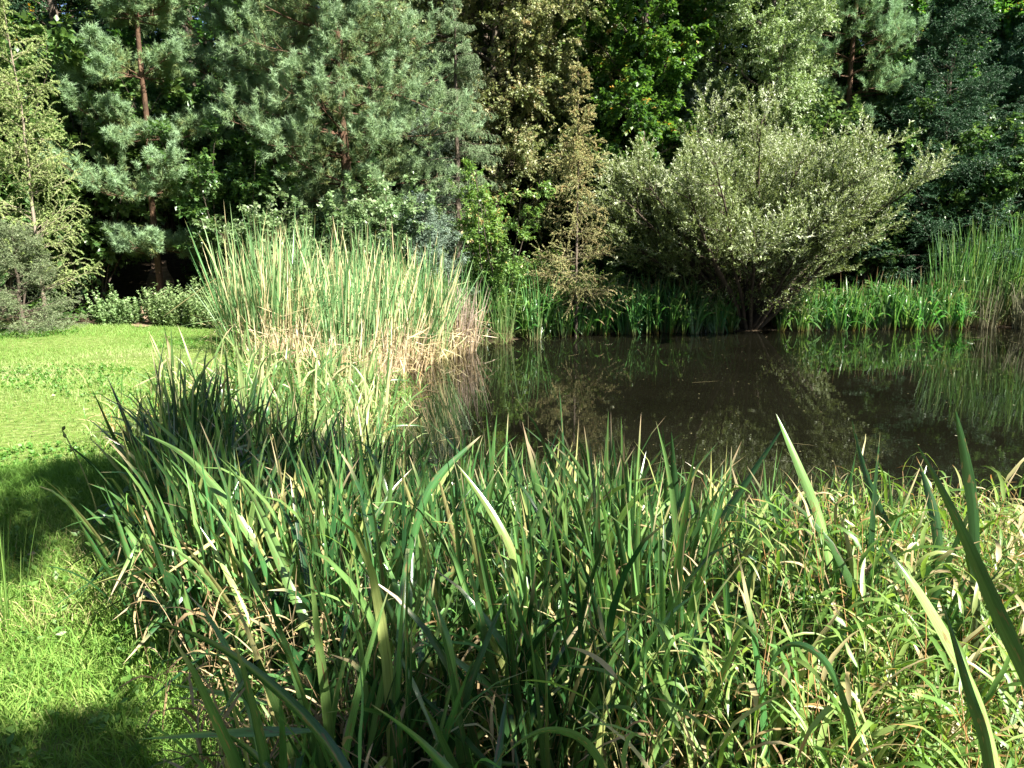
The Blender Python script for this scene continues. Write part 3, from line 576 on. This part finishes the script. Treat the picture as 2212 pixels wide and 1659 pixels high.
# ------------------------------------------------------------------ iris
def iris_plant(n=7, h=.86, w=.0225, mat='iris', spread=.5, rad=.04, bent=.25, K=10, fans=1, tipd=.8):
    mb = MB()
    for f in range(fans):
        az = R.uniform(0, 6.28); off = azv(R.uniform(0, 6.28))*R.uniform(0, rad*4 if fans > 1 else 0)
        fa = np.linspace(-1, 1, n)+R.normal(0, .12, n); ax = azv(np.full(n, az)); pl = azv(np.full(n, az+math.pi/2))
        d = ax*(fa*spread*.5)[:, None]; d[:, 2] = 1; d += R.normal(0, .06, (n, 3)); base = off+ax*(fa*rad)[:, None]+pl*R.normal(0, .008, (n, 1))
        L = h*(1.08-.3*np.abs(fa)**1.5)*R.uniform(.75, 1.12, n)
        out = azv(R.uniform(0, 6.28, n))*.5+ax*np.sign(fa)[:, None]*.5
        amt = R.gamma(1.4, .36, n); b = out*amt[:, None]; b[:, 2] = -amt*tipd
        kk = np.where(R.random(n) < bent*.5, R.uniform(.5, .85, n), 2); kd = out*1.2; kd[:, 2] = -R.uniform(1., 2.4, n)
        blades(mb, base, d, ax+.35*R.normal(size=(n, 3)), L, w*R.uniform(.75, 1.15, n), b, K=K, power=2.2, kink=kk, kinkd=kd, twist=R.normal(0, .5, n), fold=.14)
    return mb.mesh('iris_plant', M[mat])
IR = [iris_plant(n=int(R.integers(10, 13)), fans=2, rad=.055, bent=.5, spread=.75, w=.0225) for _ in range(18)]
M['irissunlit'] = leafmat('sunlit_iris_leaves', [(0, (.05, .13, .035)), (.5, (.14, .25, .08)), (.85, (.32, .38, .16)), (1, (.52, .45, .26))], base=((.2, .18, .06), .2), tip=((.5, .4, .24), .35), trans=.35, rough=.35, spec=.6, streak=True)  # lighter copy of the iris colours, sunlight put into the leaf colour
IRP = [iris_plant(n=int(R.integers(8, 12)), mat='irissunlit', rad=.05, bent=.5, spread=.6, w=.026) for _ in range(8)]
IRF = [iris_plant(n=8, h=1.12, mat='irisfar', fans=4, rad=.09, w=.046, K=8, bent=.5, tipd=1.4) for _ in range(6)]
shade = [(-2.7, 3.0), (-2.2, 2.1), (-1.1, 2.2), (-.6, 3.0), (-.5, 4.0), (-1.2, 4.4), (-1.7, 5.4), (-2.9, 5.0), (-3.2, 4.0)]
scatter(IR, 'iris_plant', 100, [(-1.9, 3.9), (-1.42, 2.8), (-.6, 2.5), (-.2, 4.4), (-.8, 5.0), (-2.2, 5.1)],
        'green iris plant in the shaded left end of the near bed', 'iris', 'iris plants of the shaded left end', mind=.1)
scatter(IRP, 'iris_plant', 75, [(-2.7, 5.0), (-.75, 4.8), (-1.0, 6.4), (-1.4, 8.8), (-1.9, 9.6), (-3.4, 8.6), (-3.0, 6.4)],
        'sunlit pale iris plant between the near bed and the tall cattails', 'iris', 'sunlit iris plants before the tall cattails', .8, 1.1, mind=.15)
scatter(IR, 'iris_plant', 105, [(-.45, 1.45), (.5, 1.45), (1.2, 1.9), (1.6, 3.0), (1.2, 3.9), (-.2, 4.2), (-.9, 3.0)],
        'iris plant with arching sword leaves in the middle of the near bank', 'iris', 'iris plants in the middle of the near bank', mind=.1)
scatter(IR, 'iris_plant', 22, [(.5, 1.5), (.95, 1.5), (1.7, 2.6), (1.2, 2.7)],
        'iris plant with broad dark leaves growing among the light green reed grass', 'iris', 'iris plants among the reed grass', .65, .85, mind=.14)
scatter(IR, 'iris_plant', 55, [(1.2, 2.75), (3.0, 2.75), (3.4, 3.6), (1.2, 3.8)],
        'iris plant standing at the water edge behind the light green reed grass', 'iris', 'iris plants at the water edge on the right', .8, 1.0, mind=.12)
scatter(IRF, 'iris_clump', 95, [(-.3, 15.5), (2, 16.3), (4.9, 16.8), (4.8, 17.5), (1.5, 17.1), (-.6, 16.3)],
        'dark shaded iris clump on the far bank left of the round willow', 'iris', 'shaded iris clumps left of the willow', .85, 1.1, mind=.16)
scatter(IRF, 'iris_clump', 64, [(5.9, 17.0), (8, 17.25), (10.4, 17.5), (10.6, 18.2), (8, 18.1), (6.2, 17.7)],
        'sunlit iris clump with bent-over leaves on the far bank right of the willow', 'iris', 'sunlit iris clumps right of the willow', .7, 1.1, mind=.16)

# large single plants close to the viewer; each has one or two long leaves bent as in the photograph and a few short ones
def long_leaf(mb, pts, w, rnd, roll=0., prof='sword', K=26, to_ground=True):
    P = [np.array(p, float) for p in pts][::-1]
    if to_ground:
        a = P[0]; d = P[0]-P[1]; hgt = a[2]-float(zg(a[0], a[1])); q0 = d[:2]/max(-d[2], .05); q0 = q0*min(1, .8/max(np.hypot(*q0), 1e-6)); g = np.array([a[0]+q0[0]*hgt*.55, a[1]+q0[1]*hgt*.55, float(zg(a[0], a[1]))-.02])
        if a[2]-g[2] > .08: P = [g]+P
    P = np.array(P); n = len(P); E = np.vstack([2*P[0]-P[1], P, 2*P[-1]-P[-2]])
    tt = np.linspace(0, n-1-1e-6, K); i = tt.astype(int); f = (tt-i)[:, None]
    p0, p1, p2, p3 = E[i], E[i+1], E[i+2], E[i+3]
    X = .5*(2*p1+(p2-p0)*f+(2*p0-5*p1+4*p2-p3)*f**2+(3*p1-p0-3*p2+p3)*f**3)
    for _ in range(14): X[1:-1] = .5*X[1:-1]+.25*(X[:-2]+X[2:])
    T = nrm(np.gradient(X, axis=0)); v = nrm(np.array([0, -1., .35])); s = nrm(np.cross(T, v)); q = np.cross(s, T)
    a = roll+np.linspace(-.25, .25, K)[:, None]; s, q = s*np.cos(a)+q*np.sin(a), q*np.cos(a)-s*np.sin(a)
    tk = np.linspace(0, 1, K); w = w*.8; pr = (np.minimum(1, .8+.4*tk)*np.clip((1-tk)*2.2, 0, 1)**.75 if prof == 'sword' else np.clip((1-tk)*30, 0, 1))[:, None]*w/2
    V = np.stack([X+s*pr, X+s*pr*.5+q*pr*.16, X+q*pr*.3, X-s*pr*.5+q*pr*.16, X-s*pr], 1)
    k = np.arange(K-1)[:, None]; c = np.arange(4)[None]
    Q = np.stack(np.broadcast_arrays(k*5+c, k*5+c+1, (k+1)*5+c+1, (k+1)*5+c), -1).reshape(-1, 4)
    mb.add(V, Q, r=rnd, p=np.repeat(tk*.97, 5), u=np.tile([0, .25, .5, .75, 1], K)); return P[0]
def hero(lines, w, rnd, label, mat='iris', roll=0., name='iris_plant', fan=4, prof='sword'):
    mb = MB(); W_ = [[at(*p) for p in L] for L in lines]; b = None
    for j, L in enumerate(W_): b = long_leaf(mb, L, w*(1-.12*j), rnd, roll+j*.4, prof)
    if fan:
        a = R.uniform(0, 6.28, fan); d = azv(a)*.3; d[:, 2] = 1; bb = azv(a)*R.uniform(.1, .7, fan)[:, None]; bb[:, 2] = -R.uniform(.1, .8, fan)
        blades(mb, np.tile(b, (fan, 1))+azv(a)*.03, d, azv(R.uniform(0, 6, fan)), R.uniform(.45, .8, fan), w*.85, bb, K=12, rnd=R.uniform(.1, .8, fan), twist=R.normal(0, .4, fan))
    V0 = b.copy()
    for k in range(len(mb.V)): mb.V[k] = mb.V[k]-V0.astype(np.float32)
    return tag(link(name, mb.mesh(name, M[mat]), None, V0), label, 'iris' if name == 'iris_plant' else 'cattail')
hero([[(290, 1335, 1.85), (420, 1362, 1.72), (560, 1450, 1.55), (680, 1570, 1.42), (800, 1720, 1.32)]], .034, .28, 'iris with one long blue-green leaf arching to the left at the bottom left', roll=.25)
hero([[(430, 1572, 1.6), (500, 1590, 1.5), (565, 1645, 1.42), (640, 1760, 1.35)]], .026, .2, 'iris with a short blue-green leaf bowed over the dead grass at the bottom edge', roll=.3)
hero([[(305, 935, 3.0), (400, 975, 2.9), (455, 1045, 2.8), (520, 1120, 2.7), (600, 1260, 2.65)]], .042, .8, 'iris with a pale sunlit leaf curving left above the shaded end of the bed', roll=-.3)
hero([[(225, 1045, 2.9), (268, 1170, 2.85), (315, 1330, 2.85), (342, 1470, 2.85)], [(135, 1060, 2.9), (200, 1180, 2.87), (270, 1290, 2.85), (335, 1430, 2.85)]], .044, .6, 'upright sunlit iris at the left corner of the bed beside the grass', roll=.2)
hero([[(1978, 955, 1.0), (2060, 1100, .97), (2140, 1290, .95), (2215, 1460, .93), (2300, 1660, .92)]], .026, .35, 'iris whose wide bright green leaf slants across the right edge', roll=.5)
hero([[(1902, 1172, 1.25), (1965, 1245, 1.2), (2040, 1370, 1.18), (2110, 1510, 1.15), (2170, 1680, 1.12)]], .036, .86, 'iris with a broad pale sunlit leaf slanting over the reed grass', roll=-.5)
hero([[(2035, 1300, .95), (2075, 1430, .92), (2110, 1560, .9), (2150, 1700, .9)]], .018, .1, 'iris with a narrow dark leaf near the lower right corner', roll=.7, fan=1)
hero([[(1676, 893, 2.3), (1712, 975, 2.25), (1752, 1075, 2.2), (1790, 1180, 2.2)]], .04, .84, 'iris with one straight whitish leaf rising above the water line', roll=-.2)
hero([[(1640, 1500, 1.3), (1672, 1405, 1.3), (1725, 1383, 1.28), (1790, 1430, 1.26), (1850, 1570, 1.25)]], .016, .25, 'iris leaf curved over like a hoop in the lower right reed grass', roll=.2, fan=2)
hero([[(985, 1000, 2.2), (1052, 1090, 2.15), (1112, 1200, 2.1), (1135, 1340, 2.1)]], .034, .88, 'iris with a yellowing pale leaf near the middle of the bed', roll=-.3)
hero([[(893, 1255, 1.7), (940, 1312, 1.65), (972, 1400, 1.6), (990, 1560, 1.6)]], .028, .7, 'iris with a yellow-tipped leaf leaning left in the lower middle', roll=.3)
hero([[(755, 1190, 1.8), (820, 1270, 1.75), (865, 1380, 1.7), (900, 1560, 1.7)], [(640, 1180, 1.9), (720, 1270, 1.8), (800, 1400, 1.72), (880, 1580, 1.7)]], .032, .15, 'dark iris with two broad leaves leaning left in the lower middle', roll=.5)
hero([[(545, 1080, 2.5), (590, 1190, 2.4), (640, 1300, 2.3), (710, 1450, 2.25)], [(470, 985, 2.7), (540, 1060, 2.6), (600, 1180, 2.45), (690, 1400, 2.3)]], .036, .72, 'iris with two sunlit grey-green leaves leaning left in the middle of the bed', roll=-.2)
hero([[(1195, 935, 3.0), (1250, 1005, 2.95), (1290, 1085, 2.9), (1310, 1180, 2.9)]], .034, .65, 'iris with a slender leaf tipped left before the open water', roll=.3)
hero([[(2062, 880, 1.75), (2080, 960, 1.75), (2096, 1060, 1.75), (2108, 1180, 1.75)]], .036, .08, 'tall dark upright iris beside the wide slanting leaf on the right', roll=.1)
hero([[(1985, 1000, 2.2), (2010, 1080, 2.15), (2030, 1200, 2.1)], [(1840, 905, 2.4), (1862, 1000, 2.35), (1900, 1110, 2.25), (1960, 1220, 2.2)]], .036, .2, 'dark green iris in front of the water near the right edge', roll=.3)
hero([[(1450, 930, 2.5), (1455, 1010, 2.5), (1462, 1110, 2.5), (1470, 1260, 2.5)], [(1700, 910, 2.5), (1640, 1000, 2.5), (1560, 1120, 2.5), (1490, 1260, 2.5)]], .04, .12, 'iris with a broad dark upright leaf before the water', roll=.2)
hero([[(1040, 940, 2.4), (985, 990, 2.35), (930, 1050, 2.3), (890, 1160, 2.25)]], .032, .45, 'iris with a green leaf leaning right across the middle of the bed', roll=-.3)
hero([[(1080, 1640, 1.15), (1160, 1572, 1.17), (1250, 1590, 1.2), (1330, 1690, 1.2)]], .02, .2, 'iris with a bowed blue-green leaf along the bottom edge', roll=.3, fan=2)
hero([[(800, 1520, 1.3), (900, 1590, 1.25), (980, 1680, 1.2), (1030, 1780, 1.2)]], .03, .5, 'iris with a green leaf slanting out of the bottom edge', roll=.4, fan=3)
def seed_stalk(px, py, Y, label, lean):
    top = at(px, py, Y); b = np.array([top[0]+lean, top[1]+.05, float(zg(top[0], top[1]))]); mb = MB()
    t = np.linspace(0, 1, 10)[:, None]; P = ((1-t)*0+t*(top-b))[None]+np.array([0, 0, .0]); P[:, :, 0] += (np.sin(t*math.pi)*.03)[:, 0]
    tubes(mb, P, .0045, .003, 6); o = link('iris_stalk', mb.mesh('iris_stalk', M['stem'], True), None, b); tag(o, label, 'seed stalk', None)
    for k, tp in enumerate((1.0, .93, .8)):
        q = P[0, 9]*tp; d = nrm(np.array([.5*(-1)**k+R.normal(0, .1), R.normal(0, .3), 1.])); L = .036
        r = np.array([.002, .006, .0085, .0085, .006, .002, .001]); pm = MB(); pts = q+d*np.linspace(0, L, 7)[:, None]
        A = nrm(np.cross(d, [0, 1., 0.1])); B = np.cross(d, A); th = np.arange(9)/9*6.283
        rr = r[:, None]*(1+.12*np.cos(3*th))[None]
        V = pts[:, None]+rr[..., None]*(np.cos(th)[:, None]*A+np.sin(th)[:, None]*B)
        kk = np.arange(6)[:, None]; ss = np.arange(9)[None]
        pm.add(V, np.stack(np.broadcast_arrays(kk*9+ss, kk*9+(ss+1) % 9, (kk+1)*9+(ss+1) % 9, (kk+1)*9+ss), -1).reshape(-1, 4))
        link('seed_pod', pm.mesh('seed_pod', M['pod'], True), o)
seed_stalk(690, 1050, 2.6, 'iris stalk with green seed pods beside the two sunlit grey-green leaves', .1)
seed_stalk(742, 1080, 2.55, 'iris stalk with seed pods, right one of the pair in the middle of the bed', .02)
seed_stalk(135, 930, 3.9, 'stalk with a brown seed pod at the left end of the bed against the lawn', .12)
seed_stalk(905, 905, 3.6, 'iris stalk with a dark seed pod standing against the water', .05)

# ------------------------------------------------------------------ lawn and low cover (nobody could count these)
def rand_in(n, x0, x1, y0, y1): return R.uniform(x0, x1, n), R.uniform(y0, y1, n)
def grassfield(name, n, x, y, L, w, mat, label, keep, bend=.6, K=4, cat='grass'):
    m = keep(x, y); x, y = x[m], y[m]; n = len(x); L = np.broadcast_to(L, m.shape)[m] if np.ndim(L) else np.full(n, L)
    mb = MB(); a = R.uniform(0, 6.28, n); d = azv(a)*R.uniform(0, .6, n)[:, None]; d[:, 2] = 1; b = azv(a+R.normal(0, .5, n))*R.gamma(1.6, bend*.5, n)[:, None]; b[:, 2] = -R.gamma(1.3, bend*.4, n)
    patch = .5+.5*np.sin(x*1.7+np.sin(y*1.3)*1.5)*np.sin(y*2.1+1)
    p2 = .5+.5*np.sin(x*4.3+2*np.sin(y*3.1))*np.sin(y*5.3+1.5*np.sin(x*2.7)); p3 = .5+.5*np.sin(y*.9-1+.5*np.sin(x*.7))
    rn = np.clip(R.random(n)*.5+.22*patch+.15*p2+.3*p3-.05, 0, 1)
    blades(mb, np.stack([x, y, zg(x, y)-.005], -1), d, azv(R.uniform(0, 6.28, n)), L*R.uniform(.5, 1.3, n), w*R.uniform(.7, 1.3, n), b, K=K, prof='grass', rnd=rn, wob=.05)
    return tag(link(name, mb.mesh(name, M[mat])), label, cat, None, 'stuff')
lawnkeep = lambda x, y: (pond_sd(x, y) > .35) & (y < 14.6+.25*np.sin(x*3)) & (x > -.62*y-2.5)
n = 150000; x, y = rand_in(n, -12, -1.5, 4.4, 15)
grassfield('lawn_grass', n, x, y, .055+.03*np.sin(x*1.1)*np.sin(y*1.7), .0075, 'grass', 'short mown lawn left of the pond', lawnkeep, K=3)
n = 90000; x, y = rand_in(n, -4.0, -.3, .9, 5.2)
grassfield('tall_grass', n, x, y, .13+.05*np.sin(x*3)*np.sin(y*2.3), .006, 'grassdeep', 'longer grass at the near left of the iris bed', lambda x, y: (pond_sd(x, y) > .3) & (x > -.72*y-1.2), K=4, bend=1.0)
def rush(px, py, label, n=34, h=.55):
    x, y = ground_pt(px, py, 0.0); mb = MB(); a = R.uniform(0, 6.28, n); d = azv(a)*R.uniform(0, .28, n)[:, None]; d[:, 2] = 1
    b = azv(a)*R.uniform(0, .35, n)[:, None]
    blades(mb, azv(a)*R.uniform(0, .1, n)[:, None], d, azv(R.uniform(0, 6, n)), h*R.uniform(.5, 1.15, n), .006, b, K=7, prof='grass', rnd=R.uniform(.1, .6, n))
    tag(link('rush_tuft', mb.mesh('rush_tuft', M['reed']), None, (x, y, float(zg(x, y)))), label, 'rush')
rush(12, 1370, 'bright green tuft of upright rush at the left edge of the grass')
def herbs(name, n, x, y, h, mat, label, leaf=.05, lw=.03, nl=14):
    mb = MB(); base = np.stack([x, y, zg(x, y)], -1); d = R.normal(0, .25, (len(x), 3)); d[:, 2] = 1
    P = grow(base, d, h*R.uniform(.3, 1.35, len(x))*(.75+.35*np.sin(x*5.1+y*3)*np.sin(y*4.3-x*2)), 5, 0, .06); p, dd, t = along(P, nl, .15, 1, 65, 15)
    leaves(mb, p, dd, leaf, lw, 1.5); return tag(link(name, mb.mesh(name, M[mat])), label, 'plants', None, 'stuff')
n = 650; x, y = rand_in(n, -3.6, -1.0, 1.2, 4.6); herbs('ground_herbs', n, x, y, .13, 'herb', 'low leafy weeds in the grass at the near left', .04, .02, 6)
n = 9000; x, y = rand_in(n, -11, -2, 5, 14.4); m = (pond_sd(x, y) > .6) & (np.sin(x*1.1+1.5*np.sin(y*.8))+np.sin(y*1.9+x*.5) > .75); x, y = x[m], y[m]
herbs('clover_cover', n, x, y, .06, 'herb', 'patches of dark green clover in the lawn', .03, .026, 7)
n = 160; x, y = rand_in(n, -11, -1.6, 3, 14.4); m = pond_sd(x, y) > .5; x, y = x[m], y[m]; mb = MB()
leaves(mb, np.stack([x, y, zg(x, y)+.05], -1), azv(R.uniform(0, 6.28, len(x))), .05, .04, 3, fold=.3)
tag(link('fallen_leaves', mb.mesh('fallen_leaves', M['float'])), 'dry fallen leaves scattered on the lawn', 'leaves', None, 'stuff')
def disc(n, cx, cy, rx, ry):
    a = R.uniform(0, 6.28, n); r = np.sqrt(R.random(n)); return cx+np.cos(a)*r*rx, cy+np.sin(a)*r*ry
x, y = np.concatenate([disc(300, xs(400, 14.9), 15.0, .75, .5), disc(150, xs(455, 14.5), 14.6, .4, .35), disc(90, xs(365, 14.6), 14.65, .4, .2)], 1); herbs('nettle_foliage', 0, x, y, .75, 'nettle', 'pale green nettles right of the dirt path at the lawn edge', .06, .035, 34)
x, y = disc(240, xs(245, 14.6), 14.8, .42, .4); herbs('nettle_foliage', 0, x, y, .55, 'nettle', 'small nettle patch left of the dirt path', .06, .035, 34)
x, y = disc(900, xs(1280, 18.3), 18.2, 3.0, .7); herbs('undergrowth', 0, x, y, .8, 'nettle', 'leafy undergrowth behind the shaded iris on the far bank', .08, .05, 26)
n = 5200; x, y = rand_in(n, -15, 16, 14.6, 27); m = (pond_sd(x, y) > 1.2) & (np.abs(x-xs(335, y)) > .75+.0*y); x, y = x[m], y[m]
herbs('forest_undergrowth', 0, x, y, .45, 'dark', 'dark undergrowth on the forest floor', .09, .06, 16)

# ------------------------------------------------------------------ reed grass on the near right bank, dead grass mat
def reedgrass(name, x, y, h, mat, label, nl=7, lf=.24, w=.011):
    n = len(x); mb = MB(); base = np.stack([x, y, np.maximum(zg(x, y), WATER-.05)], -1); d = R.normal(0, .2, (n, 3)); d[:, 2] = 1
    L = h*R.uniform(.6, 1.12, n); P = grow(base, d, L, 9, grav=-.25, wob=.05)
    tubes(mb, P, .0022, .001, 3)
    t = .15+.85*(np.arange(nl)[None]+R.random((n, nl)))/nl; pos, tan = interp(P, t); pos = pos.reshape(-1, 3); tan = tan.reshape(-1, 3)
    a = R.uniform(0, 6.28, len(pos)); dd = tan+azv(a)*R.uniform(.3, .9, len(pos))[:, None]
    b = azv(a+R.normal(0, .4, len(pos)))*.7; b[:, 2] = -R.gamma(2, .65, len(pos)); wv = np.cross(dd, np.array([0, 0, 1.]))+.2*R.normal(size=dd.shape)
    rb = np.repeat(R.random(n)*.7, nl)+R.random(len(pos))*.3; rb = np.where(t.ravel() < .45, np.clip(rb+.25, 0, 1), rb)
    blades(mb, pos, dd, wv, lf*R.uniform(.5, 1.2, len(pos)), w*R.uniform(.6, 1.3, len(pos)), b, K=7, power=1.5, prof='grass', rnd=rb, twist=R.normal(0, .7, len(pos)), wob=.06, fold=.1)
    return tag(link(name, mb.mesh(name, M[mat])), label, 'grass', None, 'stuff')
n = 2900; x, y = rand_in(n, .3, 3.0, 1.0, 3.3); m = (x > .55*y-.35+R.normal(0, .12, n)); x, y = x[m], y[m]
reedgrass('reed_grass', x, y, .78, 'reed', 'light green reed grass with narrow bent leaves at the near right', nl=8, lf=.18, w=.0125)
n = 230; x, y = rand_in(n, -1.6, 1.2, 1.2, 3.8); m = x > -.58*(y-1.3)-.4; x, y = x[m], y[m]; reedgrass('reed_grass', x, y, .62, 'reed', 'thin reed grass growing between the iris plants', nl=6)
n = 480; x, y = rand_in(n, -1.6, 1.6, 1.1, 2.9); m = x > -.58*(y-1.3)-.6; x, y = x[m], y[m]; reedgrass('dead_grass', x, y, .5, 'deadgrass', 'brown dead grass under the near iris', nl=6, lf=.2)
n = 420; x, y = rand_in(n, -3.2, -1.1, 5.3, 9.8); reedgrass('sedge_grass', x, y, .5, 'reed', 'pale sedge at the foot of the tall cattails', nl=6, lf=.3)

# ------------------------------------------------------------------ litter floating on the pond
def litter():
    mb = MB(); n = 4200; x, y = rand_in(n, -2, 15, 4, 17.6); m = (pond_sd(x, y) < -.05) & (R.random(n) < .2+.9*np.exp(pond_sd(x, y)/.35)); x, y = x[m], y[m]; n = len(x)
    a = R.uniform(0, 6.28, n); d = azv(a); leaves(mb, np.stack([x, y, np.full(n, WATER+.004)], -1), d, .024, .012, 60, fold=.05)
    n = 20; x, y = rand_in(n, -1, 12, 7, 17); m = pond_sd(x, y) < -.2; x, y = x[m], y[m]; n = len(x)
    blades(mb, np.stack([x, y, np.full(n, WATER+.005)], -1), azv(R.normal(0, .5, n)), azv(R.uniform(0, 6, n), 0)+0, R.uniform(.1, .5, n), .006, R.normal(0, .2, (n, 3))*np.array([1, 1, 0]), K=5, wob=0, fold=0)
    return tag(link('floating_leaves', mb.mesh('floating_leaves', M['float'])), 'small fallen leaves and bits floating on the pond', 'litter', None, 'stuff')
litter()
